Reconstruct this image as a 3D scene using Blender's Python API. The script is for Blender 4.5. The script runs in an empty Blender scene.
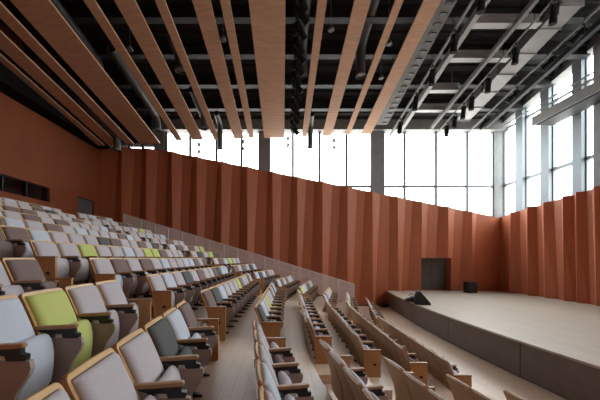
import bpy, math, random
from mathutils import Vector
random.seed(7)
S = bpy.context.scene
COL = S.collection
EYE = 2.975                      # eye height over the lower floor; world z = 0 is that floor

# ------------------------------------------------------------------ materials
def mat(name, base, rough=0.6, metal=0.0, noise=None, bump=0.0, spec=0.5, scale=(1, 1, 1), coord='Object'):
    m = bpy.data.materials.new(name); m.use_nodes = True
    nt = m.node_tree; b = nt.nodes['Principled BSDF']
    b.inputs['Base Color'].default_value = (*base, 1)
    b.inputs['Roughness'].default_value = rough
    b.inputs['Metallic'].default_value = metal
    b.inputs['Specular IOR Level'].default_value = spec
    if noise:
        sc, amt = noise
        tc = nt.nodes.new('ShaderNodeTexCoord'); mp = nt.nodes.new('ShaderNodeMapping')
        mp.inputs['Scale'].default_value = scale
        n = nt.nodes.new('ShaderNodeTexNoise'); n.inputs['Scale'].default_value = sc; n.inputs['Detail'].default_value = 6
        r = nt.nodes.new('ShaderNodeValToRGB')
        r.color_ramp.elements[0].position = 0.3; r.color_ramp.elements[1].position = 0.7
        r.color_ramp.elements[0].color = (*[c * (1 - amt) for c in base], 1)
        r.color_ramp.elements[1].color = (*[min(1, c * (1 + amt)) for c in base], 1)
        nt.links.new(tc.outputs[coord], mp.inputs['Vector']); nt.links.new(mp.outputs[0], n.inputs['Vector'])
        nt.links.new(n.outputs['Fac'], r.inputs['Fac']); nt.links.new(r.outputs[0], b.inputs['Base Color'])
        if bump:
            bp = nt.nodes.new('ShaderNodeBump'); bp.inputs['Strength'].default_value = bump; bp.inputs['Distance'].default_value = 0.01
            nt.links.new(n.outputs['Fac'], bp.inputs['Height']); nt.links.new(bp.outputs[0], b.inputs['Normal'])
    return m

def boards(name, base, rough, width, length, amt, spec=0.5, rot=0.0, coord='Object'):
    """timber boards: brick texture for the joints, stretched noise for the grain"""
    m = bpy.data.materials.new(name); m.use_nodes = True
    nt = m.node_tree; b = nt.nodes['Principled BSDF']; L = nt.links
    tc = nt.nodes.new('ShaderNodeTexCoord'); mp = nt.nodes.new('ShaderNodeMapping')
    mp.inputs['Rotation'].default_value = (0, 0, rot)
    L.new(tc.outputs[coord], mp.inputs['Vector'])
    br = nt.nodes.new('ShaderNodeTexBrick')
    br.inputs['Scale'].default_value = 1.0; br.inputs['Brick Width'].default_value = length; br.inputs['Row Height'].default_value = width
    br.inputs['Mortar Size'].default_value = 0.004
    br.inputs['Color1'].default_value = (*[c * (1 - amt) for c in base], 1)
    br.inputs['Color2'].default_value = (*[c * (1 + amt) for c in base], 1)
    br.inputs['Mortar'].default_value = (*[c * 0.72 for c in base], 1)
    L.new(mp.outputs[0], br.inputs['Vector'])
    m2 = nt.nodes.new('ShaderNodeMapping'); m2.inputs['Rotation'].default_value = (0, 0, rot); m2.inputs['Scale'].default_value = (1.2, 14, 14)
    L.new(tc.outputs[coord], m2.inputs['Vector'])
    n = nt.nodes.new('ShaderNodeTexNoise'); n.inputs['Scale'].default_value = 1.6; n.inputs['Detail'].default_value = 5
    L.new(m2.outputs[0], n.inputs['Vector'])
    r = nt.nodes.new('ShaderNodeMapRange'); r.inputs['From Min'].default_value = 0.3; r.inputs['From Max'].default_value = 0.7
    r.inputs['To Min'].default_value = 1 - amt; r.inputs['To Max'].default_value = 1 + amt
    L.new(n.outputs['Fac'], r.inputs['Value'])
    mx = nt.nodes.new('ShaderNodeVectorMath'); mx.operation = 'MULTIPLY'
    L.new(br.outputs['Color'], mx.inputs[0]); L.new(r.outputs[0], mx.inputs[1])
    L.new(mx.outputs[0], b.inputs['Base Color'])
    b.inputs['Roughness'].default_value = rough; b.inputs['Specular IOR Level'].default_value = spec
    return m

M = {}
M['floor'] = boards('floor_boards', (0.56, 0.41, 0.305), 0.40, 0.14, 3.2, 0.07, rot=math.pi / 2)
M['stage'] = boards('stage_boards', (0.43, 0.375, 0.305), 0.36, 0.16, 2.2, 0.06, rot=math.pi / 2)
M['fascia'] = mat('stage_fascia', (0.145, 0.112, 0.096), 0.6, noise=(3, 0.08))
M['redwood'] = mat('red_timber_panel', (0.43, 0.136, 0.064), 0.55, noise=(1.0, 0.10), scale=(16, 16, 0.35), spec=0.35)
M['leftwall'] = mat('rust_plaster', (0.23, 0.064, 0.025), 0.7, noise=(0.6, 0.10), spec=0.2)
M['plank'] = mat('ceiling_oak', (0.57, 0.34, 0.22), 0.6, noise=(1.0, 0.10), scale=(2, 9, 9), spec=0.25)
M['oak'] = mat('seat_oak', (0.54, 0.325, 0.125), 0.45, noise=(3, 0.13), scale=(6, 1, 6))
M['oak_back'] = mat('seat_back_oak', (0.40, 0.235, 0.115), 0.45, noise=(3, 0.14), scale=(6, 6, 1))
M['arm'] = mat('armrest_oak', (0.34, 0.20, 0.10), 0.42, noise=(4, 0.15), scale=(2, 9, 9))
M['end'] = mat('end_panel_oak', (0.43, 0.235, 0.095), 0.45, noise=(3, 0.12), scale=(5, 5, 1))
M['laminate'] = mat('taupe_laminate', (0.35, 0.28, 0.25), 0.5, noise=(5, 0.06))
M['black'] = mat('black_metal', (0.014, 0.014, 0.015), 0.45)
M['matte'] = mat('matte_black_paint', (0.010, 0.010, 0.011), 0.85, spec=0.15)
M['blackbox'] = mat('black_casing', (0.012, 0.012, 0.013), 0.55, noise=(40, 0.2), bump=0.2)
M['concrete'] = mat('grey_concrete', (0.22, 0.225, 0.225), 0.8, noise=(4, 0.08))
M['alu'] = mat('window_aluminium', (0.17, 0.19, 0.205), 0.5, metal=0.3)
M['deck'] = mat('dark_roof_deck', (0.028, 0.027, 0.026), 0.8, noise=(2, 0.15))
M['steel'] = mat('painted_steel_grey', (0.20, 0.195, 0.188), 0.6, noise=(3, 0.10))
M['steel_dark'] = mat('shade_dark_steel', (0.015, 0.0145, 0.014), 0.6, noise=(3, 0.1))  # base darkened so the roof beams' shade sits in the colour
M['duct'] = mat('galvanised_duct', (0.30, 0.29, 0.28), 0.5, metal=0.25, noise=(3, 0.08))
M['tube'] = mat('grey_air_tube', (0.08, 0.077, 0.075), 0.5, metal=0.3, noise=(4, 0.1))
M['door'] = mat('dark_grey_door', (0.10, 0.104, 0.108), 0.5, noise=(3, 0.06))
M['booth'] = mat('booth_interior', (0.02, 0.019, 0.018), 0.7)
M['rail'] = mat('rail_grey_paint', (0.78, 0.70, 0.68), 0.5, metal=0.2)
M['white'] = mat('white_plastic', (0.75, 0.75, 0.73), 0.5)
M['shade_black'] = mat('shade_black_lining', (0.007, 0.006, 0.006), 0.9, spec=0.1)  # near-black base carries the shade along the left ceiling edge
M['skirt'] = mat('dark_skirting', (0.03, 0.025, 0.022), 0.6)
FAB = {'L': ('pale grey', (0.47, 0.435, 0.455)), 'B': ('light blue', (0.50, 0.535, 0.60)), 'T': ('taupe brown', (0.20, 0.145, 0.135)),
       'D': ('charcoal grey', (0.105, 0.108, 0.108)), 'G': ('lime green', (0.50, 0.55, 0.18))}
for c, (nm, rgb) in FAB.items():
    M['fab' + c] = mat('fabric_' + nm.replace(' ', '_'), rgb, 0.9, noise=(120, 0.10), bump=0.15, spec=0.15)

def glass():
    m = bpy.data.materials.new('clear_glass'); m.use_nodes = True
    nt = m.node_tree; nt.nodes.clear()
    o = nt.nodes.new('ShaderNodeOutputMaterial'); t = nt.nodes.new('ShaderNodeBsdfTransparent'); g = nt.nodes.new('ShaderNodeBsdfGlossy')
    t.inputs[0].default_value = (0.93, 0.95, 0.95, 1); g.inputs['Roughness'].default_value = 0.05
    x = nt.nodes.new('ShaderNodeMixShader'); x.inputs[0].default_value = 0.05
    nt.links.new(t.outputs[0], x.inputs[1]); nt.links.new(g.outputs[0], x.inputs[2]); nt.links.new(x.outputs[0], o.inputs[0])
    return m
M['glass'] = glass()

# ------------------------------------------------------------------ mesh builder
class MB:
    def __init__(s): s.v = []; s.f = []; s.sm = []
    def add(s, vs, fs, smooth=False):
        o = len(s.v); s.v += [tuple(p) for p in vs]
        for f in fs: s.f.append([i + o for i in f]); s.sm.append(smooth)
        return s
    def box(s, x0, x1, y0, y1, z0, z1):
        return s.add([(x0, y0, z0), (x1, y0, z0), (x1, y1, z0), (x0, y1, z0), (x0, y0, z1), (x1, y0, z1), (x1, y1, z1), (x0, y1, z1)],
                     [(0, 3, 2, 1), (4, 5, 6, 7), (0, 1, 5, 4), (1, 2, 6, 5), (2, 3, 7, 6), (3, 0, 4, 7)])
    def hexa(s, p):          # 8 points: bottom 4 counter-clockwise, then top 4
        return s.add(p, [(0, 3, 2, 1), (4, 5, 6, 7), (0, 1, 5, 4), (1, 2, 6, 5), (2, 3, 7, 6), (3, 0, 4, 7)])
    def bar(s, a, b, w, h):  # rectangular bar between two points, w across, h up
        a = Vector(a); b = Vector(b); d = (b - a).normalized()
        side = d.cross(Vector((0, 0, 1)))
        if side.length < 1e-4: side = Vector((1, 0, 0))
        side.normalize(); up = side.cross(d).normalized()
        p = []
        for q in ((-1, -1), (1, -1), (1, 1), (-1, 1)):
            p.append(a + side * (w / 2 * q[0]) + up * (h / 2 * q[1]))
        for q in ((-1, -1), (1, -1), (1, 1), (-1, 1)):
            p.append(b + side * (w / 2 * q[0]) + up * (h / 2 * q[1]))
        return s.hexa(p)
    def prism(s, poly, y0, y1):   # polygon in x,z extruded along y
        n = len(poly)
        vs = [(x, y0, z) for x, z in poly] + [(x, y1, z) for x, z in poly]
        fs = [tuple(range(n)), tuple(range(2 * n - 1, n - 1, -1))] + [(i, i + n, (i + 1) % n + n, (i + 1) % n) for i in range(n)]
        return s.add(vs, fs)
    def tube(s, pts, r, n=10, caps=True, inner=None):
        pts = [Vector(p) for p in pts]; rings = []
        for i, p in enumerate(pts):
            d = (pts[min(i + 1, len(pts) - 1)] - pts[max(i - 1, 0)]).normalized()
            a = d.cross(Vector((1, 0, 0)))
            if a.length < 0.1: a = d.cross(Vector((0, 1, 0)))
            a.normalize(); b = d.cross(a)
            rr = r[i] if isinstance(r, (list, tuple)) else r
            rings.append([p + a * (rr * math.cos(2 * math.pi * k / n)) + b * (rr * math.sin(2 * math.pi * k / n)) for k in range(n)])
        vs = [q for R in rings for q in R]; fs = []
        for i in range(len(rings) - 1):
            for k in range(n):
                fs.append((i * n + k, i * n + (k + 1) % n, (i + 1) * n + (k + 1) % n, (i + 1) * n + k))
        s.add(vs, fs, True)
        if caps:
            s.add(rings[0], [tuple(range(n))]); s.add(rings[-1], [tuple(range(n - 1, -1, -1))])
        return s
    def loft(s, secs, smooth=True):   # closed profile sections (same count), capped
        n = len(secs[0]); vs = [p for c in secs for p in c]; fs = []
        for i in range(len(secs) - 1):
            for k in range(n):
                fs.append((i * n + k, i * n + (k + 1) % n, (i + 1) * n + (k + 1) % n, (i + 1) * n + k))
        fs.append(tuple(range(n - 1, -1, -1))); fs.append(tuple(range((len(secs) - 1) * n, len(secs) * n)))
        return s.add(vs, fs, smooth)
    def mesh(s, name, m):
        me = bpy.data.meshes.new(name); me.from_pydata(s.v, [], s.f); me.materials.append(m)
        me.polygons.foreach_set('use_smooth', s.sm); me.update()
        import bmesh as _b
        bm = _b.new(); bm.from_mesh(me); _b.ops.recalc_face_normals(bm, faces=bm.faces[:]); bm.to_mesh(me); bm.free()
        return me
    def build(s, name, m, parent=None, loc=None):
        return link(name, s.mesh(name, m), parent, loc)

def link(name, me, parent=None, loc=None):
    o = bpy.data.objects.new(name, me); COL.objects.link(o)
    if parent: o.parent = parent
    if loc: o.location = loc
    return o
def tag(o, label, cat, group=None):
    o['label'] = label; o['category'] = cat
    if group: o['group'] = group
    return o
def thing(name, label, cat, loc=(0, 0, 0), rz=0.0, group=None):
    o = bpy.data.objects.new(name, None); COL.objects.link(o)
    o.empty_display_size = 0.1; o.location = loc; o.rotation_euler = (0, 0, rz)
    return tag(o, label, cat, group)
def struct(o): o['kind'] = 'structure'; return o
ORD = ['first', 'second', 'third', 'fourth', 'fifth', 'sixth', 'seventh', 'eighth', 'ninth', 'tenth', 'eleventh', 'twelfth',
       'thirteenth', 'fourteenth', 'fifteenth', 'sixteenth', 'seventeenth', 'eighteenth', 'nineteenth', 'twentieth']

# ------------------------------------------------------------------ plan of the hall
CX, CY = 31.91, 7.6              # centre of the seating arcs
PITCH, STEP, RISE = 0.54, 0.97, 0.30
KMIN, KMAX = -9, 5
XL, XR, YF, YN = -11.65, 13.7, 18.9, -2.2
GUARD_Y = 16.4
STAGE_Z = 0.925
def Rk(k): return 33.0 - (0.93 if k < 0 else 0.975) * k
def zk(k): return RISE * (5 - k)
def arcx(R, y):
    """x of the row line of radius R at depth y: arc near the camera, then straight runs"""
    ya = CY - 2.2 * R / 33.35
    arc = lambda q: CX - math.sqrt(R * R - (q - CY) ** 2)
    if y <= ya: return arc(y)
    yb = CY + 4.6 * R / 33.35
    if y <= yb: return arc(ya) + 0.018 * (y - ya)
    return arc(ya) + 0.018 * (yb - ya) + 0.212 * (y - yb)
def floor_z(x, y):
    k = KMIN
    while k < KMAX and x > arcx(Rk(k + 1) + 0.47, y): k += 1
    return zk(k)
def roof_z(y): return EYE + 8.75 + 0.17 * (YF - y)

# ------------------------------------------------------------------ floors, tiers, steps
struct(MB().box(XL - 0.4, XR + 0.4, YN - 0.4, YF + 0.7, -0.2, 0).build('floor', M['floor']))
ys = [YN + (GUARD_Y - YN) * i / 40 for i in range(41)]
def annulus(R0, R1, yl, z0, z1, xmin=None):    # R0 outer (left), R1 inner (right)
    b = MB(); n = len(yl); vs = []
    for y in yl:
        xa = arcx(R0, y) if R0 else xmin; xb = arcx(R1, y)
        vs += [(xa, y, z0), (xb, y, z0), (xb, y, z1), (xa, y, z1)]
    fs = [(0, 1, 2, 3), tuple((n - 1) * 4 + q for q in (3, 2, 1, 0))]
    for i in range(n - 1):
        for q in range(4):
            fs.append((i * 4 + q, (i + 1) * 4 + q, (i + 1) * 4 + (q + 1) % 4, i * 4 + (q + 1) % 4))
    return b.add(vs, fs)
for k in range(KMIN, KMAX):
    R0 = Rk(k) + 0.47 if k > KMIN else None
    struct(annulus(R0, Rk(k + 1) + 0.47, ys, 0.0, zk(k), XL).build('floor_tier', M['floor']))

def y_mid_start(k): return 5.35 + 0.15 * k if k > 0 else 5.35 + 0.11 * k
def y_near_end(k): return 4.28 + 0.11 * k
def y_mid_end(k): return CY + 4.30 * (Rk(k) + 0.35) / 33.35
def y_far_start(k): return y_mid_end(k) + 0.85
for k in range(KMIN, KMAX):
    for (ya, yb) in ((y_near_end(k) + 0.55, y_mid_start(k) - 0.06), (y_mid_end(k) + 0.08, y_far_start(k) - 0.08)):
        yl = [ya + (yb - ya) * i / 4 for i in range(5)]
        struct(annulus(Rk(k + 1) + 0.47, Rk(k + 1) + 0.10, yl, zk(k + 1), zk(k + 1) + RISE / 2).build('floor_step', M['floor']))

# ------------------------------------------------------------------ stage
def stage_x(y): return 5.83 + (y - 10.0) ** 2 / 110.0
ysg = [YN + (YF - 0.05 - YN) * i / 60 for i in range(61)]
b = MB(); vs = []
for y in ysg:
    vs += [(stage_x(y) - 0.03, y, STAGE_Z - 0.05), (XR + 0.2, y, STAGE_Z - 0.05), (XR + 0.2, y, STAGE_Z), (stage_x(y) - 0.03, y, STAGE_Z)]
n = len(ysg); fs = [(0, 1, 2, 3), tuple((n - 1) * 4 + q for q in (3, 2, 1, 0))]
for i in range(n - 1):
    for q in range(4): fs.append((i * 4 + q, (i + 1) * 4 + q, (i + 1) * 4 + (q + 1) % 4, i * 4 + (q + 1) % 4))
b.add(vs, fs); struct(b.build('floor_stage', M['stage']))
# fascia panels, with open joints where the photograph shows seams
seams = [YN, 1.15, 4.3, 7.45, 10.6, 13.75, 16.9, YF - 0.05]
for i in range(len(seams) - 1):
    b = MB(); vs = []; m = 12; y0, y1 = seams[i] + 0.012, seams[i + 1] - 0.012
    for j in range(m + 1):
        y = y0 + (y1 - y0) * j / m; x = stage_x(y)
        vs += [(x, y, 0.03), (x + 0.05, y, 0.03), (x + 0.05, y, STAGE_Z - 0.05), (x, y, STAGE_Z - 0.05)]
    fs = [(0, 1, 2, 3), tuple(m * 4 + q for q in (3, 2, 1, 0))]
    for j in range(m):
        for q in range(4): fs.append((j * 4 + q, (j + 1) * 4 + q, (j + 1) * 4 + (q + 1) % 4, j * 4 + (q + 1) % 4))
    b.add(vs, fs); struct(b.build('trim_stage_fascia', M['fascia']))
b = MB(); vs = []
for y in ysg: vs += [(stage_x(y) + 0.06, y, 0), (stage_x(y) + 0.12, y, 0), (stage_x(y) + 0.12, y, STAGE_Z - 0.05), (stage_x(y) + 0.06, y, STAGE_Z - 0.05)]
fs = []
for i in range(n - 1):
    for q in range(4): fs.append((i * 4 + q, (i + 1) * 4 + q, (i + 1) * 4 + (q + 1) % 4, i * 4 + (q + 1) % 4))
b.add(vs, fs); struct(b.build('trim_stage_recess', M['skirt']))

# ------------------------------------------------------------------ pleated timber walls
def pleated(name, ridges, u0, u1, top, place, thick, cut=None, seam=4.49, prot=0.24):
    """ridges: (u_top, u_bottom, left flank top, left flank bottom, right flank top, right flank bottom)"""
    objs = []
    bm = MB()
    cols = [(u0, u0, 0)]
    for (ut, ub, lt, lb, rt, rb, p) in ridges:
        cols += [(ut - lt, ub - lb, 0), (ut, ub, p), (ut + rt, ub + rb, 0)]
    cols.append((u1, u1, 0))
    zt = max(top(u0), top(u1))
    def uat(c, z): return c[1] + (c[0] - c[1]) * z / zt
    levels = [('z', 0.0, 0), ('z', seam - 0.012, 0), ('z', seam - 0.012, 0.03), ('z', seam + 0.012, 0.03), ('z', seam + 0.012, 0), ('t', 0, 0)]
    vs = []; nc = len(cols)
    for (kind, z, rec) in levels:
        for c in cols:
            if kind == 'z': u = uat(c, z); zz = z
            else:
                u = uat(c, top(c[0])); zz = top(u)
            vs.append(place(u, c[2] - rec, zz))
    nl = len(levels)
    base = len(vs)
    for c in cols: vs.append(place(uat(c, 0), -thick, 0.0))
    for c in cols:
        u = uat(c, top(c[0])); vs.append(place(u, -thick, top(u)))
    fs = []
    for l in range(nl - 1):
        for i in range(nc - 1): fs.append((l * nc + i, l * nc + i + 1, (l + 1) * nc + i + 1, (l + 1) * nc + i))
    for i in range(nc - 1):
        fs.append((base + i, base + nc + i, base + nc + i + 1, base + i + 1))
        fs.append((i, base + i, base + i + 1, i + 1))
        t = (nl - 1) * nc
        fs.append((t + i, t + i + 1, base + nc + i + 1, base + nc + i))
    fs.append([l * nc for l in range(nl)] + [base + nc, base])
    fs.append([l * nc + nc - 1 for l in range(nl - 1, -1, -1)] + [base + nc - 1, base + 2 * nc - 1])
    bm.add(vs, fs)
    o = bm.build(name, M['redwood'])
    if cut:
        c = MB().box(*cut).build('cutter', M['redwood'])
        md = o.modifiers.new('cut', 'BOOLEAN'); md.object = c; md.operation = 'DIFFERENCE'; md.solver = 'EXACT'
        bpy.context.view_layer.update()
        me = bpy.data.meshes.new_from_object(o.evaluated_get(bpy.context.evaluated_depsgraph_get()))
        o.modifiers.clear(); o.data = me; me.name = name
        bpy.data.objects.remove(c)
    return struct(o)

def px(x, Y=YF): return (x - 283) * Y / 300.0
def zpx(y, Y=YF): return (258 - y) * Y / 300.0 + EYE
def far_top(x):
    xa, xb, xc = px(98), px(160), px(495)
    za, zb, zc = zpx(146), zpx(150), zpx(217)
    if x < xb: return za + (zb - za) * (x - xa) / (xb - xa)
    return zb + (zc - zb) * (x - xb) / (xc - xb)
rr = random.Random(3)
fr = []
for n_ in range(-3, 13):
    u = px(173 + 24.8 * n_)
    if u < XL + 0.5 or u > XR - 0.7: continue
    fr.append((u, u + rr.uniform(-0.12, 0.12), rr.uniform(0.2, 0.4), rr.uniform(0.55, 0.9), rr.uniform(0.58, 0.78), rr.uniform(0.10, 0.32), rr.uniform(0.17, 0.25)))
DX0, DX1 = px(421, 18.75), px(451.6, 18.75)
pleated('wall_far', fr, XL - 0.3, XR + 0.3, far_top, lambda u, d, z: (u, YF - d, z), 0.75, cut=(DX0, DX1, YF - 0.8, YF + 0.55, STAGE_Z, EYE + 0.0))
def right_top(y): return zpx(217) + 0.083 * (YF - y)
ry = []
for y, w in ((17.6, .35), (16.4, .42), (15.5, .36), (14.37, .45), (13.75, .25), (12.95, .4)): ry.append((y, w))
y = 11.6
while y > YN + 0.8: ry.append((y, rr.uniform(.3, .45))); y -= rr.uniform(0.9, 1.5)
ry.sort()
rd = []
for i, (y, w) in enumerate(ry):
    gap = y - ry[i - 1][0] if i else 1.2
    rt = rr.uniform(0.28, 0.36); sw = rr.uniform(-0.22, 0.22)
    lt = 0.38 if gap > 1.0 else 0.26
    pr = rr.uniform(0.28, 0.36); rt = pr * max(0.95, y / 13.7) * 1.22
    rd.append((y, y + sw, lt * 0.6, lt * 1.3, rt * rr.uniform(0.95, 1.25), rt * rr.uniform(0.6, 0.9), pr))
pleated('wall_right', rd, YN - 0.3, YF + 0.1, right_top, lambda u, d, z: (XR - d, u, z), 0.4)
# wall behind the camera, same build as the far one
near_top = lambda x: roof_z(YN) + 0.2
nr = [(u, u, 0.4, 0.6, 0.6, 0.4, 0.22) for u in [px(173 + 24.8 * n_) for n_ in range(-2, 13)]]
pleated('wall_near', nr, XL - 0.3, XR + 0.3, near_top, lambda u, d, z: (u, YN + d, z), 0.4)
# left wall with booth opening and door
BZ0, BZ1 = EYE + 2.77, EYE + 3.49
LZ = roof_z(YN) + 0.2
b = MB()
def lw(y0, y1, z0, z1): b.box(XL - 0.3, XL, y0, y1, z0, z1)
DY0, DY1 = 17.05, 18.5
lw(YN - 0.3, 10.2, 0, LZ); lw(10.2, 15.0, 0, BZ0); lw(10.2, 15.0, BZ1, LZ); lw(15.0, DY0, 0, LZ)
lw(DY0, DY1, 0, zk(KMIN)); lw(DY0, DY1, BZ1, LZ); lw(DY1, YF + 0.3, 0, LZ)
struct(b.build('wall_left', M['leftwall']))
b = MB().box(XL - 1.6, XL - 1.5, 10.0, 15.2, BZ0 - 0.3, BZ1 + 0.3)
b.box(XL - 1.5, XL - 0.3, 9.9, 10.0, BZ0 - 0.3, BZ1 + 0.3).box(XL - 1.5, XL - 0.3, 15.2, 15.3, BZ0 - 0.3, BZ1 + 0.3)
b.box(XL - 1.5, XL - 0.3, 10.0, 15.2, BZ0 - 0.4, BZ0 - 0.3).box(XL - 1.5, XL - 0.3, 10.0, 15.2, BZ1 + 0.3, BZ1 + 0.4)
struct(b.build('wall_booth', M['booth']))
w = struct(MB().box(XL - 0.14, XL - 0.12, 10.25, 14.95, BZ0 + 0.04, BZ1 - 0.04).build('window_1', M['glass']))
f = MB()
for yy in (10.2, 11.4, 12.55, 13.73, 14.95): f.box(XL - 0.16, XL - 0.09, yy, yy + 0.05, BZ0, BZ1)
f.box(XL - 0.16, XL - 0.09, 10.2, 15.0, BZ0, BZ0 + 0.04).box(XL - 0.16, XL - 0.09, 10.2, 15.0, BZ1 - 0.04, BZ1)
f.build('window_frame', M['black'], w)
d = struct(MB().box(XL - 0.2, XL - 0.12, DY0, DY1, zk(KMIN), BZ1).build('door_1', M['door']))
MB().box(XL - 0.12, XL - 0.09, DY0 + 0.1, DY0 + 0.14, zk(KMIN) + 0.95, zk(KMIN) + 1.2).build('door_handle', M['steel'], d)
MB().box(XL - 0.3, XL - 0.2, DY0 - 0.1, DY1 + 0.1, zk(KMIN) - 0.1, BZ1 + 0.1).build('door_backing', M['booth'], d)
# stage door in its recess
d = struct(MB().box(DX0, DX1, YF + 0.47, YF + 0.545, STAGE_Z, EYE).build('door_2', M['door']))
MB().box((DX0 + DX1) / 2 - 0.006, (DX0 + DX1) / 2 + 0.006, YF + 0.462, YF + 0.472, STAGE_Z, EYE).build('door_joint', M['black'], d)
h = MB(); cx_ = (DX0 + DX1) / 2
h.box(cx_ - 0.32, cx_ - 0.05, YF + 0.43, YF + 0.45, STAGE_Z + 1.0, STAGE_Z + 1.04).box(cx_ - 0.3, cx_ - 0.28, YF + 0.44, YF + 0.475, STAGE_Z + 1.0, STAGE_Z + 1.04)
h.build('door_handle', M['black'], d)
struct(MB().box(XL, stage_x(YF) - 0.1, YF - 0.33, YF - 0.30, 0, 0.06).build('baseboard_far', M['skirt']))

# ------------------------------------------------------------------ pillars and clerestory windows
def pillar(x0, x1, y0, y1, z0, z1): return struct(MB().box(x0, x1, y0, y1, z0, z1).build('pillar', M['concrete']))
PX = [(px(154), px(164)), (px(259), px(269.5)), (px(372), px(384.5)), (px(495), px(504.5))]
WY0, WY1 = YF + 0.06, YF + 0.26
for Yw, s_ in ((YF, 1),):
    for (a, c) in PX:
        pillar(a, c, Yw + 0.04, Yw + 0.44, far_top(c) - 0.1, roof_z(Yw) + 0.1)
MULL = [[115, 128, 142], [165.5, 189.5, 216, 241], [293, 320, 347], [405.5, 437, 468.5]]
SECT = [(XL, PX[0][0]), (PX[0][1], PX[1][0]), (PX[1][1], PX[2][0]), (PX[2][1], PX[3][0])]
wn = 2
for Yw, s_ in ((YF + 0.2, 1),):
    for (xa, xb), mu in zip(SECT, MULL):
        zt = EYE + 8.55 if s_ > 0 else roof_z(YN)
        p = MB().hexa([(xa, Yw - .006, far_top(xa)), (xb, Yw - .006, far_top(xb)), (xb, Yw + .006, far_top(xb)), (xa, Yw + .006, far_top(xa)),
                       (xa, Yw - .006, zt), (xb, Yw - .006, zt), (xb, Yw + .006, zt), (xa, Yw + .006, zt)])
        w = struct(p.build('window_%d' % wn, M['glass'])); wn += 1
        f = MB()
        for q in mu: f.box(px(q) - 0.075, px(q) + 0.075, Yw - 0.1, Yw + 0.06, far_top(px(q)) - 0.05, zt)
        for q in (xa + 0.03, xb - 0.03): f.box(q - 0.03, q + 0.03, Yw - 0.08, Yw + 0.05, far_top(q) - 0.05, zt)
        zz = EYE + 4.54
        xs = max(xa, XL + 0.0)
        while far_top(xs) > zz and xs < xb: xs += 0.05
        if xs < xb - 0.2: f.box(xs, xb, Yw - 0.07, Yw + 0.05, zz - 0.065, zz + 0.065)
        f.hexa([(xa, Yw - .09, far_top(xa) - .03), (xb, Yw - .09, far_top(xb) - .03), (xb, Yw + .05, far_top(xb) - .03), (xa, Yw + .05, far_top(xa) - .03),
                (xa, Yw - .09, far_top(xa) + .05), (xb, Yw - .09, far_top(xb) + .05), (xb, Yw + .05, far_top(xb) + .05), (xa, Yw + .05, far_top(xa) + .05)])
        f.build('window_frame', M['alu'], w)
# right wall: deep fins between tall panes
fins = [(17.2, 17.72), (15.5, 16.0), (13.8, 14.25), (12.3, 13.27)]
y = 10.6
while y > YN: fins.append((y, y + 0.5)); y -= 1.75
fins.sort()
for (a, c) in fins:
    struct(MB().box(XR + 0.02, XR + 0.42, a, c, right_top(a) - 0.3, roof_z(a) + 0.1).build('pillar', M['concrete'] if c - a > 0.8 else M['alu']))
edges = [YN] + [q for f_ in fins for q in f_] + [YF]
for i in range(0, len(edges), 2):
    ya, yb = edges[i], edges[i + 1]
    if yb - ya < 0.15: continue
    X = XR + 0.3
    p = MB().hexa([(X - .006, ya, right_top(ya)), (X + .006, ya, right_top(ya)), (X + .006, yb, right_top(yb)), (X - .006, yb, right_top(yb)),
                   (X - .006, ya, roof_z(ya) - .35), (X + .006, ya, roof_z(ya) - .35), (X + .006, yb, roof_z(yb) - .35), (X - .006, yb, roof_z(yb) - .35)])
    w = struct(p.build('window_%d' % wn, M['glass'])); wn += 1
    f = MB().box(X - 0.12, X + 0.05, ya, yb, EYE + 4.56 - 0.08, EYE + 4.56 + 0.08)
    f.box(X - 0.1, X + 0.05, ya, yb, EYE + 8.0, EYE + 8.1)
    for q in (ya + 0.025, yb - 0.025): f.box(X - 0.08, X + 0.05, q - 0.025, q + 0.025, right_top(q) - 0.05, roof_z(q) - 0.35)
    f.bar((X, ya, right_top(ya)), (X, yb, right_top(yb)), 0.14, 0.1)
    f.build('window_frame', M['alu'], w)

# ------------------------------------------------------------------ roof: ribbed deck, edge girders
b = MB()
Y0, Y1 = YN - 0.5, YF + 0.6
def slab(ya, yb, dz0, dz1):
    b.hexa([(XL - .4, ya, roof_z(ya) + dz0), (XR + .6, ya, roof_z(ya) + dz0), (XR + .6, yb, roof_z(yb) + dz0), (XL - .4, yb, roof_z(yb) + dz0),
            (XL - .4, ya, roof_z(ya) + dz1), (XR + .6, ya, roof_z(ya) + dz1), (XR + .6, yb, roof_z(yb) + dz1), (XL - .4, yb, roof_z(yb) + dz1)])
slab(Y0, Y1, 0.0, 0.3)
y = Y0 + 0.2
while y < Y1 - 0.3: slab(y, y + 0.16, -0.10, 0.0); y += 0.44
struct(b.build('ceiling', M['deck']))
struct(MB().box(XL, XR + 0.5, YF - 0.25, YF + 0.4, EYE + 8.0, EYE + 8.62).build('trim_far_girder', M['steel']))
struct(MB().bar((XR + 0.2, YN, roof_z(YN) - 0.2), (XR + 0.2, YF, roof_z(YF) - 0.2), 0.5, 0.4).build('trim_right_girder', M['steel']))
struct(MB().box(XL, XL + 0.75, YN, YF - 0.05, EYE + 6.85, EYE + 8.6).build('trim_left_shade_box', M['shade_black']))  # added box, its black stands in for the shade above the left wall
struct(MB().box(XL, px(153.5), YF - 0.35, YF + 0.45, EYE + 7.14, EYE + 8.64).build('trim_far_soffit', M['shade_black']))
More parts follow.
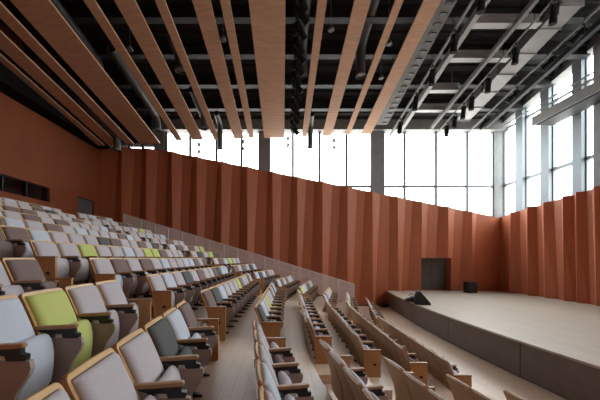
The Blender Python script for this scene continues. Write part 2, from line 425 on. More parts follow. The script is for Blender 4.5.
# main roof beams across the hall, their shade put into a near-black colour
beamY = [17.1, 15.3, 13.5, 11.8, 10.1, 8.4, 6.6, 4.8, 3.0, 1.2]
for i, y in enumerate(beamY):
    z = roof_z(y) - 0.12
    t = MB().box(XL + 0.02, XR - 0.02, y - 0.16, y + 0.16, z - 0.5, z - 0.45).box(XL + 0.02, XR - 0.02, y - 0.02, y + 0.02, z - 0.45, z - 0.04).box(XL + 0.02, XR - 0.02, y - 0.16, y + 0.16, z - 0.04, z)
    tag(t.build('roof_beam', M['steel_dark']), 'steel roof beam in shade-dark colour spanning the hall, %s from the far windows' % ORD[i], 'beam', 'steel roof beams')

# ------------------------------------------------------------------ oak ceiling planks
PL = [(-10.98, -10.6, 6.67), (-10.38, -9.73, 6.70), (-9.31, -8.85, 6.75), (-8.50, -7.29, 6.79), (-6.34, -5.99, 6.98), (-5.37, -4.72, 7.0),
      (-4.08, -3.77, 7.0), (-2.92, -2.34, 7.09), (-2.03, -1.72, 7.12), (-1.11, 0.08, 7.12), (1.13, 1.43, 7.2), (2.34, 2.88, 7.26), (3.69, 3.96, 7.3), (4.66, 5.22, 7.36)]
for i, (x0, x1, z) in enumerate(PL):
    sl = 0.145; z += EYE; ya, yb = 17.8, 2.0; z2 = z + sl * (ya - yb); h = 0.07
    root = thing('ceiling_plank', '%s oak slat panel hung under the roof, %s from the left wall' % ('broad' if x1 - x0 > 1 else ('narrow' if x1 - x0 < 0.47 else 'medium wide'), ORD[i]), 'ceiling panel', ((x0 + x1) / 2, ya, z), 0, 'oak ceiling panels')
    w2 = (x1 - x0) / 2; L = ya - yb
    p = MB().hexa([(-w2, 0, 0), (w2, 0, 0), (w2, -L, z2 - z), (-w2, -L, z2 - z), (-w2, 0, h), (w2, 0, h), (w2, -L, z2 - z + h), (-w2, -L, z2 - z + h)])
    p.build('board', M['plank'], root)
    for q in (0.6, 4.3, 8.0, 11.7, 15.3):
        top = roof_z(ya - q) - z; zz = sl * q + h
        MB().tube([(0, -q, zz), (0, -q, top - 0.02)], 0.012, 6).build('hanger', M['steel_dark'], root)

# ------------------------------------------------------------------ round air tubes
def air_tube(x, y, z, length, drop, r, label):
    z += EYE
    t = thing('air_duct', label, 'duct', (x, y, z), 0, 'round air ducts')
    pts = [(0, -length, drop + 0.17 * length + 0.1), (0, -0.5, drop + 0.19), (0, -0.25, drop + 0.12), (0, -0.07, drop - 0.02), (0, 0, drop - 0.25), (0, 0, 0)]
    MB().tube(pts, r, 14, caps=False).build('pipe', M['tube'], t)
    MB().tube([(0, 0, -0.02), (0, 0, 0.06)], r + 0.025, 14, caps=False).tube([(0, 0, 0.05), (0, 0, 0.06)], r * 0.97, 14).build('outlet_ring', M['steel'], t)
    hy = -length * 0.6; hz = drop + 0.17 * length * 0.6 + 0.12 + r
    MB().tube([(0, hy, hz - 0.1), (0, hy, roof_z(y + hy) - z - 0.02)], 0.012, 6).build('hanger', M['steel_dark'], t)
for (x, y, z, l, dr, r, lb) in [
    (-7.1, 16.9, 7.2, 4.5, .6, .2, 'grey round air duct beside the broad left oak panel, outlet down'),
    (-4.4, 16.7, 7.2, 2.2, .5, .18, 'grey round air duct left of the pillar, outlet over the far seats'),
    (-9.55, 17.3, 6.2, 3.0, .7, .2, 'grey round air duct nearest the rust coloured left wall'),
    (-4.45, 13.0, 8.1, 1.0, .5, .2, 'short grey air duct high in the dark left ceiling bay'),
    (-8.0, 13.1, 7.85, 3.5, .5, .2, 'grey air duct high over the left rows beside broad panel'),
    (0.86, 13.2, 8.0, 3.0, 1.2, .2, 'grey air duct just right of the spotlight row'),
    (3.42, 13.2, 8.0, 3.0, 1.2, .2, 'grey air duct behind the wide oak panel right of centre'),
    (1.6, 17.6, 6.5, 1.0, 1.2, .15, 'dark air duct outlet hanging before the bright far windows, centre'),
    (-3.65, 17.4, 6.35, 1.0, 1.3, .15, 'dark air duct outlet hanging before the second far window')]:
    air_tube(x, y, z, l, dr, r, lb)

# ------------------------------------------------------------------ lighting battens and spotlights
def batten_z(z18, y): return EYE + z18 + 0.173 * (18 - y)
def batten(name, x, z18, y0, y1, label, double=True):
    t = thing(name, label, 'lighting bar', (x, y1, batten_z(z18, y1)))
    dz = 0.173 * (y1 - y0)
    for (dx, up) in ((0, 0), (0.16, 0.18))[:2 if double else 1]:
        MB().tube([(dx, 0, up), (dx, y0 - y1, dz + up)], 0.035, 8).build('pipe', M['steel'], t)
    y = 0.4
    while y < y1 - y0 - 0.2:
        z = 0.173 * y
        if not double:
            MB().tube([(0, -y, z + 0.03), (0, -y, roof_z(y1 - y) - batten_z(z18, y1) - 0.02)], 0.012, 6).build('hanger', M['steel_dark'], t); y += 1.6; continue
        MB().bar((0, -y, z), (0.16, -y, z + 0.18), 0.03, 0.03).build('tie', M['steel'], t)
        MB().tube([(0.16, -y, z + 0.18), (0.16, -y, roof_z(y1 - y) - batten_z(z18, y1) - 0.02)], 0.012, 6).build('hanger', M['steel_dark'], t)
        y += 1.6
    return t
batten('lighting_bar', 6.3, 7.2, 4.0, 18.2, 'long grey lighting bar nearest the oak panels')
batten('lighting_bar', 9.4, 7.68, 4.0, 18.2, 'long grey lighting bar midway between oak panels and right windows')
batten('lighting_bar', 11.3, 7.7, 4.0, 18.2, 'long grey lighting bar beside the right hand windows')
batten('lighting_bar', 0.5, 7.5, 5.0, 17.6, 'dark lighting bar beside the broad central oak panel', False)

def spot_parts(scale):
    s = scale
    body = MB().tube([(0, 0, 0.02 * s), (0, 0, -0.06 * s), (0, 0, -0.30 * s), (0, 0, -0.44 * s)], [0.06 * s, 0.09 * s, 0.095 * s, 0.105 * s], 12)
    body.box(-0.075 * s, 0.075 * s, -0.075 * s, 0.075 * s, -0.13 * s, 0.07 * s)
    for i in range(4): body.box(-0.085 * s, 0.085 * s, -0.085 * s, 0.085 * s, (-0.10 + 0.04 * i) * s, (-0.085 + 0.04 * i) * s)
    yoke = MB().box(-0.125 * s, -0.115 * s, -0.02, 0.02, -0.2 * s, 0.14 * s).box(0.115 * s, 0.125 * s, -0.02, 0.02, -0.2 * s, 0.14 * s).box(-0.125 * s, 0.125 * s, -0.02, 0.02, 0.13 * s, 0.14 * s)
    clamp = MB().box(-0.025, 0.025, -0.03, 0.03, 0.14 * s, 0.14 * s + 0.12)
    lens = MB().tube([(0, 0, -0.441 * s), (0, 0, -0.446 * s)], 0.09 * s, 12)
    return [x.mesh(nm, m_) for x, nm, m_ in ((body, 'lamp_body', M['matte']), (yoke, 'yoke', M['black']), (clamp, 'clamp', M['steel_dark']), (lens, 'lens', M['matte']))]
SP = spot_parts(1.2)
def spot(x, y, z18, tilt, pan, label, group):
    s = thing('spotlight', label, 'spotlight', (x, y, batten_z(z18, y) - 0.315), pan, group)
    b = link('lamp_body', SP[0], s); b.rotation_euler = (tilt, 0, 0)
    link('lens', SP[3], b); link('yoke', SP[1], s); link('clamp', SP[2], s)
for i, y in enumerate((9.5, 11.0, 12.6, 14.2, 16.1)):
    spot(6.3, y, 7.2, 0.12, 0.4 * i, 'black spotlight on the bar nearest the oak panels, %s from the near end' % ORD[i], 'spotlights nearest the oak panels')
for i, y in enumerate((10.4, 12.1, 13.7, 14.9, 15.6, 16.4, 17.2)):
    spot(9.4, y, 7.68, 0.1, 0.3 * i, 'black spotlight on the middle right bar, %s from the near end' % ORD[i], 'spotlights on the middle right bar')
for i, y in enumerate((11.3, 12.55, 14.5, 16.6)):
    spot(11.3, y, 7.7, 0.75, 1.1, 'black tilted spotlight on the bar beside right windows, %s from near end' % ORD[i], 'spotlights beside the right windows')
for i in range(15):
    y = 9.2 + 0.55 * i
    spot(0.5, y, 7.5, 0.8, -1.0 + 0.3 * math.sin(i * 2.1), 'black spotlight angled right in the central row, %s from the near end' % ORD[i], 'spotlights in the central row')

# ------------------------------------------------------------------ ducts, tray and girders of the right ceiling bay
def sloped(name, label, cat, x0, x1, za, zb, y0, y1, m, z18):
    t = thing(name, label, cat, ((x0 + x1) / 2, y1, batten_z(z18, y1)))
    w = (x1 - x0) / 2; dz = 0.173 * (y1 - y0); L = y1 - y0
    MB().hexa([(-w, 0, za), (w, 0, za), (w, -L, dz + za), (-w, -L, dz + za), (-w, 0, zb), (w, 0, zb), (w, -L, dz + zb), (-w, -L, dz + zb)]).build('casing', m, t)
    q = 0.5
    while q < L:
        MB().tube([(0, -q, 0.173 * q + zb - 0.01), (0, -q, roof_z(y1 - q) - batten_z(z18, y1) - 0.02)], 0.012, 6).build('hanger', M['steel_dark'], t); q += 3.6
    return t
t = sloped('ventilation_duct', 'pale grey rectangular ventilation duct beside the right windows', 'duct', 10.15, 10.95, 0, 0.4, 10.9, 17.6, M['duct'], 8.0)
for q in (0.02, 1.15, 2.3, 3.45, 4.6, 5.75, 6.66):
    MB().box(-0.44, 0.44, -q - 0.02, -q + 0.02, 0.173 * q - 0.04, 0.173 * q + 0.44).build('flange', M['steel'], t)
for y, xa, xb, lb in ((11.6, 7.25, 9.9, 'nearest the camera'), (13.2, 7.25, 9.9, 'second from the camera'), (15.1, 7.25, 8.8, 'third from the camera'), (16.6, 7.25, 9.9, 'nearest the far windows')):
    z = roof_z(y) - 0.66
    b = MB().box(xa, xb, y - 0.15, y + 0.15, z - 0.36, z - 0.32).box(xa, xb, y - 0.02, y + 0.02, z - 0.32, z - 0.04).box(xa, xb, y - 0.15, y + 0.15, z - 0.04, z)
    for q in (xa + 0.3, xb - 0.3): b.tube([(q, y, z), (q, y, roof_z(y) - 0.02)], 0.015, 6)
    tag(b.build('cross_beam', M['duct']), 'short beam coloured pale as if lit, crossing the right ceiling bay, ' + lb, 'beam', 'lit-toned cross beams')  # right part of the roof beams repeated pale, the light put into the colour
t = sloped('steel_girder', 'pale grey sloping girder right of the first lighting bar', 'girder', 7.0, 7.2, 0, 0.26, 4.0, 18.0, M['duct'], 7.62)
t = sloped('steel_girder', 'slim grey sloping girder left of the middle right lighting bar', 'girder', 8.85, 9.0, 0, 0.2, 4.0, 18.0, M['steel'], 7.75)
t = sloped('steel_girder', 'grey sloping girder above the bar beside the right windows', 'girder', 12.3, 12.5, 0, 0.24, 4.0, 18.3, M['steel_dark'], 7.98)
t = thing('cable_tray', 'grey slotted cable tray alongside the rightmost oak panel', 'cable tray', (5.75, 17.6, batten_z(7.75, 17.6)))
L = 12.0
for s_ in (-0.33, 0.33): MB().bar((s_, 0, 0.05), (s_, -L, 0.05 + 0.173 * L), 0.05, 0.14).build('side_rail', M['steel'], t)
MB().bar((0, 0, 0), (0, -L, 0.173 * L), 0.62, 0.02).build('floor_plate', M['steel'], t)
for q in range(30): MB().box(0.0, 0.26, -q * 0.4 - 0.27, -q * 0.4 - 0.13, 0.173 * (q * 0.4 + .2) - 0.035, 0.173 * (q * 0.4 + .2) + 0.02).build('slot_cover', M['black'], t)
for q in (2.0, 6.0, 10.0): MB().tube([(0.33, -q, 0.173 * q + 0.1), (0.33, -q, roof_z(17.6 - q) - batten_z(7.75, 17.6) - 0.02)], 0.012, 6).build('hanger', M['steel_dark'], t)

# catwalk along the right windows
t = thing('catwalk', 'grey catwalk box with double rails along the right windows', 'catwalk', (12.6, 15.2, EYE + 6.7))
L = 15.2 - YN - 0.3
MB().box(0, 1.05, -L, 0, 0, 0.42).build('deck_box', M['steel'], t)
MB().box(0.12, 0.95, -L, -0.15, -0.05, 0).build('shadow_strip', M['steel_dark'], t)  # dark strip stands in for the shadow gap under the walk
for z in (0.62, 0.87): MB().tube([(0.05, -L, z), (0.05, (1.9 if z > 0.8 else 0), z)], 0.035, 8).build('rail', M['steel'], t)
q = 0.05
while q < L: MB().tube([(0.05, -q, 0.40), (0.05, -q, 0.87)], 0.02, 6).build('post', M['steel'], t); q += 1.3

# small hanging sensors / lamps
for (xx, yy, lb) in ((199, 145, 'paired dark pendant sensors hanging before the leftmost far windows'), (243, 142, 'paired dark pendant sensors hanging left of the first wide pillar'),
                     (288, 139, 'paired dark pendant sensors hanging right of the first wide pillar'), (334, 141, 'paired dark pendant sensors hanging before the centre far window')):
    Y = 17.9; X = px(xx, Y); z = zpx(yy, Y)
    t = thing('pendant_sensor', lb, 'sensor', (X, Y, z), 0, 'pendant sensors before the far windows')
    MB().tube([(0, 0, 0), (0, 0, roof_z(Y) - z - 0.02)], 0.008, 6).build('cord', M['black'], t)
    MB().tube([(0, 0, 0.12), (0, 0, -0.08)], 0.08, 10).build('upper_pod', M['black'], t)
    MB().tube([(0, 0, -0.3), (0, 0, -0.48)], 0.08, 10).tube([(0, 0, -.08), (0, 0, -.3)], 0.01, 6).build('lower_pod', M['black'], t)
for (xx, yy, zz, lb) in ((331, 30, 8.1, 'small round grey lamp hanging left of the wide right oak panel'), (389, 44, 8.2, 'small grey lamp hanging between the two rightmost oak panels'),
                         (130, 50, 7.8, 'small round lamp in the dark bay right of the broad left panel'), (223, 40, 8.0, 'small round lamp hanging between narrow and medium panels left of centre'),
                         (381, 78, 8.0, 'small round lamp low in the bay between the two rightmost panels'), (71, 127, 6.9, 'small pale lamp hanging next to the rust coloured wall')):
    Y = zz * 300 / (258 - yy); X = px(xx, Y); z = EYE + zz
    t = thing('pendant_lamp', lb, 'lamp', (X, Y, z), 0, 'small pendant lamps')
    MB().tube([(0, 0, 0.1), (0, 0, roof_z(Y) - z - 0.02)], 0.01, 6).build('cord', M['steel'], t)
    MB().tube([(0, 0, 0.12), (0, 0, 0.08), (0, 0, 0.0), (0, 0, -0.03)], [0.05, 0.10, 0.12, 0.10], 14).build('lamp_head', M['tube'], t)

# ------------------------------------------------------------------ seats
def bx(z):   # x of the shell's front face at height z
    P = [(0.13, 0.075), (0.30, 0.070), (0.45, 0.042), (0.60, -0.012), (0.75, -0.075), (0.88, -0.135)]
    for (za, xa), (zb, xb) in zip(P, P[1:]):
        if z <= zb: return xa + (xb - xa) * (z - za) / (zb - za)
    return P[-1][1]
def shell_mesh():
    b = MB(); zs = [0.13, 0.22, 0.30, 0.38, 0.45, 0.52, 0.60, 0.68, 0.75, 0.81, 0.845, 0.865, 0.875]
    hw = [0.262] * 10 + [0.259, 0.25, 0.23]; t = 0.024; secs = []
    for z, w in zip(zs, hw):
        e = [(-1, 0.0), (-0.6, 0.0), (0, 0), (0.6, 0), (1, 0)]
        sec = [(bx(z) + 0.012 * abs(u) ** 2, u * w, z) for u, _ in e] + [(bx(z) - t + 0.012 * abs(u) ** 2, u * w, z - 0.01) for u, _ in reversed(e)]
        secs.append(sec)
    b.loft(secs, smooth=False)
    return b.mesh('backrest', M['oak_back'])
def rim_mesh():    # pale oak edge band around the upholstery
    b = MB(); zs = [0.40, 0.45, 0.52, 0.60, 0.68, 0.75, 0.81, 0.845, 0.865, 0.877]; hw = [0.263] * 7 + [0.260, 0.251, 0.23]
    secs = []
    for z, w in zip(zs, hw):
        e = (-1, -0.6, 0, 0.6, 1)
        secs.append([(bx(z) + 0.012 + 0.010 * u * u, u * w, z + 0.002) for u in e] + [(bx(z) + 0.0135 * u * u - 0.001, u * w, z + 0.002) for u in reversed(e)])
    b.loft(secs, smooth=False)
    return b.mesh('front_board', M['oak'])
def pad_mesh():
    b = MB(); nu, nv = 12, 12; vs = []; fs = []
    z0, z1, w = 0.40, 0.850, 0.236
    for j in range(nv + 1):
        v = j / nv; vv = 0.5 - 0.5 * math.cos(math.pi * v); z = z0 + (z1 - z0) * vv
        for i in range(nu + 1):
            u = -math.cos(math.pi * i / nu)
            ed = min(1, (1 - abs(u)) / 0.14) ; ev = min(1, min(vv, 1 - vv) / 0.09)
            hgt = 0.046 * math.sqrt(max(0, 1 - (1 - ed) ** 2)) * math.sqrt(max(0, 1 - (1 - ev) ** 2)) + 0.010 * (1 - u * u)
            vs.append((bx(z) + 0.0175 + hgt * 0.9, u * w, z + hgt * 0.42))
    for j in range(nv):
        for i in range(nu):
            a = j * (nu + 1) + i; fs.append((a, a + 1, a + nu + 2, a + nu + 1))
    back = len(vs); 
    for j in range(nv + 1):
        for i in (0, nu): pass
    ring = [i for i in range(nu + 1)] + [j * (nu + 1) + nu for j in range(1, nv + 1)] + [nv * (nu + 1) + i for i in range(nu - 1, -1, -1)] + [j * (nu + 1) for j in range(nv - 1, 0, -1)]
    fs.append(tuple(reversed(ring)))
    b.add(vs, fs, True)
    return b
def cushion_mesh():   # tipped-up seat: thick rolled slab under the arm level
    prof = [(0.105, 0.47), (0.112, 0.535), (0.135, 0.568), (0.17, 0.575), (0.205, 0.56), (0.232, 0.525), (0.25, 0.46), (0.258, 0.40), (0.255, 0.32), (0.245, 0.24), (0.225, 0.17), (0.195, 0.13),
            (0.15, 0.125), (0.12, 0.16), (0.106, 0.26), (0.104, 0.37)]
    cx = sum(p[0] for p in prof) / len(prof); cz = sum(p[1] for p in prof) / len(prof)
    b = MB(); secs = []
    for y, s in ((-0.224, 0.50), (-0.220, 0.62), (-0.207, 0.73), (-0.18, 0.83), (-0.09, 0.95), (0, 0.98), (0.09, 0.95), (0.18, 0.83), (0.207, 0.73), (0.220, 0.62), (0.224, 0.50)):
        secs.append([(0.104 + (x - 0.104) * s, y, cz + (z - cz) * (0.82 + s * 0.18)) for x, z in prof])
    b.loft(secs, True)
    return b
ARM_Y = -PITCH / 2
def arm_mesh():
    b = MB(); prof = []
    secs = []
    for x, z, w, h in ((0.005, 0.590, 0.020, 0.026), (0.02, 0.592, 0.026, 0.028), (0.18, 0.597, 0.027, 0.030), (0.32, 0.602, 0.027, 0.030), (0.345, 0.603, 0.024, 0.027), (0.352, 0.602, 0.018, 0.02)):
        secs.append([(x, ARM_Y + w, z - h / 2), (x, ARM_Y + w, z + h / 2 - 0.006), (x, ARM_Y + w - 0.008, z + h / 2), (x, ARM_Y - w + 0.008, z + h / 2), (x, ARM_Y - w, z + h / 2 - 0.006), (x, ARM_Y - w, z - h / 2)])
    b.loft(secs, False)
    return b.mesh('armrest', M['arm'])
def bracket_mesh():
    return MB().prism([(0.02, 0.578), (0.12, 0.545), (0.235, 0.54), (0.25, 0.505), (0.365, 0.505), (0.37, 0.54), (0.335, 0.55), (0.335, 0.586), (0.18, 0.582)], ARM_Y - 0.022, ARM_Y + 0.022).mesh('bracket', M['black'])
def side_mesh():
    prof = [(0.155, 0.503), (0.39, 0.503), (0.398, 0.455), (0.385, 0.41), (0.35, 0.36), (0.312, 0.30), (0.288, 0.23), (0.28, 0.14), (0.155, 0.14)]
    return MB().prism(prof, ARM_Y - 0.02, ARM_Y + 0.02).mesh('side_panel', M['laminate'])
def post_mesh():
    b = MB().box(0.115, 0.155, ARM_Y - 0.024, ARM_Y + 0.024, 0.0, 0.55)
    b.prism([(0.06, 0), (0.30, 0), (0.30, 0.02), (0.18, 0.045), (0.06, 0.045)], ARM_Y - 0.024, ARM_Y + 0.024)
    return b.mesh('support_post', M['black'])
def tag_mesh(): return MB().box(0.185, 0.232, ARM_Y - 0.012, ARM_Y + 0.012, 0.510, 0.540).mesh('number_tag', M['white'])
shell, rim = shell_mesh(), rim_mesh()
pads = {c: pad_mesh().mesh('back_cushion', M['fab' + c]) for c in FAB}
cush = {c: cushion_mesh().mesh('seat_cushion', M['fab' + c]) for c in FAB}
arm, brk, side, post, ntag = arm_mesh(), bracket_mesh(), side_mesh(), post_mesh(), tag_mesh()

protos = {}
def proto(c, cc, has_arm):
    r = bpy.data.objects.new('auditorium_seat', None); r.empty_display_size = 0.1
    parts = [('backrest', shell, []), ('front_board', rim, []), ('back_cushion', pads[c], []), ('seat_cushion', cush[cc], [])]
    if has_arm: parts += [('armrest', arm, [('bracket', brk), ('number_tag', ntag)]), ('side_panel', side, []), ('support_post', post, [])]
    return r, parts
def place_seat(k, a, c, cc, has_arm, label, group):
    r, parts = proto(c, cc, has_arm)
    COL.objects.link(r)
    r.location = (a[0], a[1], zk(k)); r.rotation_euler = (0, 0, -a[2])
    tag(r, label, 'seat', group)
    for nm, me, subs in parts:
        o = link(nm, me, r)
        for n2, m2 in subs: link(n2, m2, o)

# end panels of each row block
pan_m = MB().prism([(0.012, 0.578), (0.345, 0.578), (0.345, 0.02), (0.325, 0.0), (0.075, 0.0), (0.055, 0.03)], -0.022, 0.022).mesh('panel', M['end'])
pan_n = MB().prism([(0.19, 0.578), (0.345, 0.578), (0.345, 0.02), (0.325, 0.0), (0.21, 0.0), (0.19, 0.03)], -0.022, 0.022).mesh('panel', M['end'])
cap_b = MB().prism([(0.0, 0.578), (0.352, 0.578), (0.352, 0.606), (0.0, 0.606)], -0.028, 0.028).mesh('armrest', M['arm'])
plate_n = MB().box(0.195, 0.255, -0.03, -0.022, 0.30, 0.345).mesh('number_plate', M['black'])
plate_f = MB().box(0.195, 0.255, 0.022, 0.03, 0.30, 0.345).mesh('number_plate', M['black'])
def end_panel(k, a, near_side, label, slim=False):
    r = thing('row_end_panel', label, 'end panel', (a[0], a[1], zk(k)), -a[2], 'oak row end panels')
    link('panel', pan_n if slim else pan_m, r); link('armrest', cap_b, r); link('number_plate', plate_n if near_side else plate_f, r)

MID = {0: 'TDBLLLGTLLTL', -1: 'LBLDLTLLTDBBL', -2: 'LTLTLBLLBBTLT', -3: 'LLGLLBLGGTLLL', -4: 'TTBLLLDTLLTLD', -5: 'LGDBLTLBLLLTB', -6: 'LTDBBLTLTLLLB',
       -7: 'LDLLDTLTTLLLT', 1: 'DBLGLLTLDBDB', 2: 'TBLTLLBLDLBL', 3: 'LTBLLLDLBLLL'}
FAR = {0: 'BDBTLL', -1: 'TLTLDB', -2: 'LTBGLL', -3: 'LDLGDT', -4: 'BTLTLG', -5: 'LLTLBL', 1: 'BTLTLL', 2: 'GBLTDL', 3: 'BTLLLL', 4: 'LGTLLL'}
NEAR = {0: 'TBDLLLLL', -1: 'LLGBLL', -2: 'TLLL', 1: 'LLLBLLL', 2: 'LLBLLL', 3: 'LTLLL', 4: 'BLLL', 5: 'LLL'}
rc = random.Random(11)
def pick(tbl, k, i):
    s = tbl.get(k, '')
    return s[i] if i < len(s) else rc.choices('LBTDG', (45, 20, 20, 10, 5))[0]
def row_name(k): return ORD[5 - k]
def in_view(x, y):
    return y > 0.3 and (x / y * 300 + 283) > -45
nseat = 0
for k in range(KMIN, KMAX + 1):
    R = Rk(k) + 0.35
    ang = lambda y: math.asin((y - CY) / R)
    # middle and far blocks: straight runs of seats, the far one turned towards the stage
    am = ang(y_mid_start(k)); AM, AF = 0.018, 0.21
    P0 = (CX - R * math.cos(am), CY + R * math.sin(am))
    nm_ = int((ang(y_mid_end(k)) - am) * R / PITCH + 0.08)
    Pe = (P0[0] + math.sin(AM) * nm_ * PITCH, P0[1] + math.cos(AM) * nm_ * PITCH)
    P1 = (Pe[0] + math.sin(0.11) * 0.85, Pe[1] + math.cos(0.11) * 0.85)
    nf_ = int((16.15 - P1[1]) / (PITCH * math.cos(AF)) + 0.08)
    for blk, P, A, n, tbl in (('middle', P0, AM, nm_, MID), ('far', P1, AF, nf_, FAR)):
        if n < 1: continue
        for i in range(n):
            L = PITCH * (i + 0.5)
            x, y = P[0] + math.sin(A) * L, P[1] + math.cos(A) * L
            c = pick(tbl, k, i)
            if not in_view(x, y): continue
            cc = c if rc.random() < 0.8 else rc.choice('LTB')
            place_seat(k, (x, y, A), c, cc, i > 0, '%s seat, %s from the near end of the %s block, %s row from stage' % (FAB[c][0], ORD[i], blk, row_name(k)), 'seats in the %s block' % blk)
            nseat += 1
        for L, nm, ns in ((0, 'near', True), (PITCH * n, 'far', False)):
            x, y = P[0] + math.sin(A) * L, P[1] + math.cos(A) * L
            if in_view(x, y): end_panel(k, (x, y, A), ns, 'oak panel closing the %s end of the %s block, %s row from stage' % (nm, blk, row_name(k)))
    # near block, counted from the aisle towards the camera
    if k in NEAR:
        a1 = ang(y_near_end(k)); da = PITCH / R
        for i, c in enumerate(NEAR[k]):
            aN = -0.07 if k < 0 else -0.105 if k == 0 else -0.118; L = 0.56 * (i + 0.5)
            x = CX - R * math.cos(a1) - math.sin(aN) * L + {-2: -0.10, 3: 0.03, 4: 0.06, 5: 0.08}.get(k, 0); y = CY + R * math.sin(a1) - math.cos(aN) * L
            if not in_view(x, y) or y < 0.9: continue
            a = (x, y, aN)
            cc = c
            if k == 1: cc = 'LTLLLL'[min(i, 5)]
            place_seat(k, a, c, cc, True, '%s seat, %s from the aisle in the nearest block, %s row from stage' % (FAB[c][0], ORD[i], row_name(k)), 'seats in the nearest block')
            nseat += 1
        end_panel(k, (CX - R * math.cos(a1) + {-2: -0.10, 3: 0.03, 4: 0.06, 5: 0.08}.get(k, 0), CY + R * math.sin(a1), -0.1), False, 'oak panel closing the aisle end of the nearest block, %s row from stage' % row_name(k), True)
print('seats', nseat)

# ------------------------------------------------------------------ guard rail beyond the seats
def guard_top(x): 
    xa, xb = px(124, GUARD_Y), px(354, GUARD_Y)
    return EYE + 2.405 + (-1.42 - 2.405) * (x - xa) / (xb - xa)
GY = GUARD_Y - 0.06
posts = [px(q, GY) for q in (124, 141, 155, 168, 182, 196, 209.5, 224, 237.5, 251.5, 265, 279, 294, 309, 323.5, 338.5, 354)]
ref = (posts[0], GY, floor_z(posts[0], GY))
g = thing('guard_rail', 'long pale grey barred guard rail stepping down beyond the seats', 'railing', ref)
off = lambda x, y, z: (x - ref[0], y - ref[1], z - ref[2])
for x in posts:
    z1 = guard_top(x); z0 = floor_z(x, GY)
    MB().box(*[q for pr in zip(off(x - 0.025, GY - 0.03, z0), off(x + 0.025, GY + 0.03, z1)) for q in pr]).build('post', M['rail'], g)
MB().bar(off(posts[0], GY, guard_top(posts[0])), off(posts[-1], GY, guard_top(posts[-1])), 0.06, 0.045).build('top_rail', M['rail'], g)
for xa, xb in zip(posts, posts[1:]):
    b = MB(); n = max(4, round((xb - xa) / 0.052)); zl = 1.12
    for i in range(1, n):
        x = xa + (xb - xa) * i / n; zt = guard_top(x)
        zf = max(zt - zl, floor_z(x, GY) + 0.03)
        b.box(*[q for pr in zip(off(x - 0.017, GY - 0.008, zf), off(x + 0.017, GY + 0.008, zt)) for q in pr])
    b.bar(off(xa, GY, guard_top(xa) - zl + 0.02), off(xb, GY, guard_top(xb) - zl + 0.02), 0.03, 0.04)
    b.bar(off(xa, GY, guard_top(xa) - 0.38), off(xb, GY, guard_top(xb) - 0.38), 0.02, 0.025)
    b.build('bar_panel', M['rail'], g)

# ------------------------------------------------------------------ things on the stage
t = thing('stage_monitor', 'black wedge floor monitor lying at the far stage edge', 'speaker', (6.10, 13.4, STAGE_Z), math.radians(-18))
w = MB().prism([(-0.22, 0.0), (0.42, 0.0), (0.42, 0.06), (0.0, 0.56), (-0.12, 0.56), (-0.22, 0.20)], -0.27, 0.27); w.build('cabinet', M['blackbox'], t)
g2 = MB(); 
for sgn in (1,):
    a = Vector((0.41, 0, 0.078)); c = Vector((0.02, 0, 0.54)); nrm = Vector((0.462, 0, 0.39)).normalized() * 0.012
    g2.hexa([a + Vector((0, -.21, 0)), a + Vector((0, .21, 0)), c + Vector((0, .21, 0)), c + Vector((0, -.21, 0)),
             a + Vector((0, -.21, 0)) + nrm, a + Vector((0, .21, 0)) + nrm, c + Vector((0, .21, 0)) + nrm, c + Vector((0, -.21, 0)) + nrm])
g2.build('grille', M['black'], t)
MB().box(-0.08, 0.0, -0.10, 0.10, 0.56, 0.585).build('handle', M['steel'], t)
t = thing('cable_bag', 'small slumped black bag beside the wedge monitor on stage', 'bag', (6.02, 14.0, STAGE_Z), 0.9)
secs = []
for u in range(7):
    q = u / 6; rx = 0.08 + 0.17 * math.sin(math.pi * (0.15 + 0.7 * q)); hz = 0.1 + 0.2 * math.sin(math.pi * (0.2 + 0.6 * q)) * (0.8 + 0.3 * math.sin(5 * q))
    secs.append([(rx * math.cos(an), -0.28 + 0.56 * q, max(0, hz * 0.5 + hz * 0.5 * math.sin(an))) for an in [2 * math.pi * j / 12 for j in range(12)]])
MB().loft(secs, True).build('body', M['blackbox'], t)
MB().tube([(0, -.15, .27), (0.02, -.07, .36), (0.02, .07, .36), (0, .15, .27)], 0.015, 8).build('strap', M['black'], t)
bx0, bx1 = px(468, 17.4), px(477, 17.4)
t = thing('loudspeaker', 'black cube loudspeaker on stage against the far timber wall', 'speaker', ((bx0 + bx1) / 2, 17.6, STAGE_Z))
hw = (bx1 - bx0) / 2
MB().box(-hw, hw, -0.25, 0.25, 0.03, 0.66).build('cabinet', M['blackbox'], t)
MB().box(-hw + 0.04, hw - 0.04, -0.262, -0.25, 0.08, 0.61).build('grille', M['black'], t)
for sx in (-1, 1):
    for sy in (-1, 1): MB().tube([(sx * (hw - 0.07), sy * 0.18, 0), (sx * (hw - 0.07), sy * 0.18, 0.03)], 0.03, 8).build('foot', M['black'], t)
t = thing('floor_box', 'small black box on the floor at the far foot of the stage', 'box', (px(385, 18.2), 18.2, 0), 0.2)
MB().box(-0.16, 0.16, -0.12, 0.12, 0, 0.2).build('body', M['blackbox'], t)
MB().box(-0.17, 0.17, -0.13, 0.13, 0.2, 0.23).build('lid', M['black'], t)

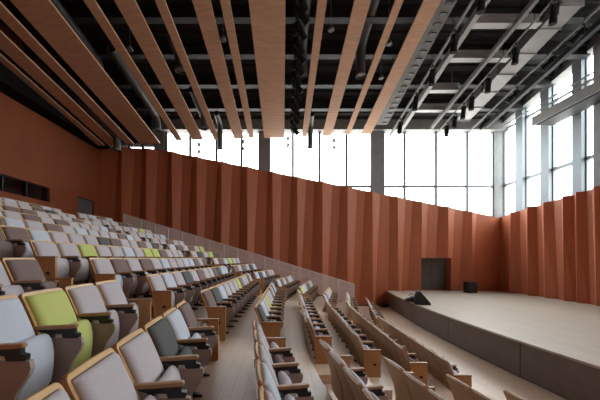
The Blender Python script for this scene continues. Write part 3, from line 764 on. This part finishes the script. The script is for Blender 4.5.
# ------------------------------------------------------------------ daylight
W = bpy.data.worlds.new('overcast_sky'); S.world = W; W.use_nodes = True
nt = W.node_tree; bg = nt.nodes['Background']
tc = nt.nodes.new('ShaderNodeTexCoord'); sp = nt.nodes.new('ShaderNodeSeparateXYZ'); rp = nt.nodes.new('ShaderNodeValToRGB')
nt.links.new(tc.outputs['Generated'], sp.inputs[0]); nt.links.new(sp.outputs['Z'], rp.inputs['Fac']); nt.links.new(rp.outputs[0], bg.inputs['Color'])
rp.color_ramp.elements[0].position = 0.0; rp.color_ramp.elements[0].color = (0.50, 0.50, 0.48, 1)
rp.color_ramp.elements[1].position = 0.03; rp.color_ramp.elements[1].color = (0.48, 0.50, 0.51, 1)
e = rp.color_ramp.elements.new(0.75); e.color = (0.95, 0.98, 1.0, 1)
bg.inputs['Strength'].default_value = 14.0
def portal(name, loc, rot, sx, sy):
    l = bpy.data.lights.new(name, 'AREA'); l.shape = 'RECTANGLE'; l.size = sx; l.size_y = sy; l.cycles.is_portal = True
    o = bpy.data.objects.new(name, l); COL.objects.link(o); o.location = loc; o.rotation_euler = rot
portal('far_window_daylight', (1, YF + 0.5, EYE + 5.3), (math.radians(-90), 0, 0), 25.5, 6.6)
portal('right_window_daylight', (XR + 0.7, 8.3, EYE + 7.3), (0, math.radians(90), 0), 10.6, 22)

# ------------------------------------------------------------------ camera (level, with lens shift) and view
cam = bpy.data.cameras.new('camera'); co = bpy.data.objects.new('camera', cam); COL.objects.link(co)
cam.sensor_width = 36; cam.lens = 18; cam.shift_x = 17 / 600; cam.shift_y = 58 / 600
cam.clip_start = 0.05; cam.clip_end = 200
co.location = (0, 0, EYE); co.rotation_euler = (math.radians(90), 0, 0)
S.camera = co
S.view_settings.view_transform = 'Standard'; S.view_settings.look = 'None'; S.view_settings.gamma = 1
S.view_settings.use_curve_mapping = False; S.view_settings.exposure = 0.35
S.cycles.max_bounces = 8; S.cycles.diffuse_bounces = 5; S.cycles.transparent_max_bounces = 12
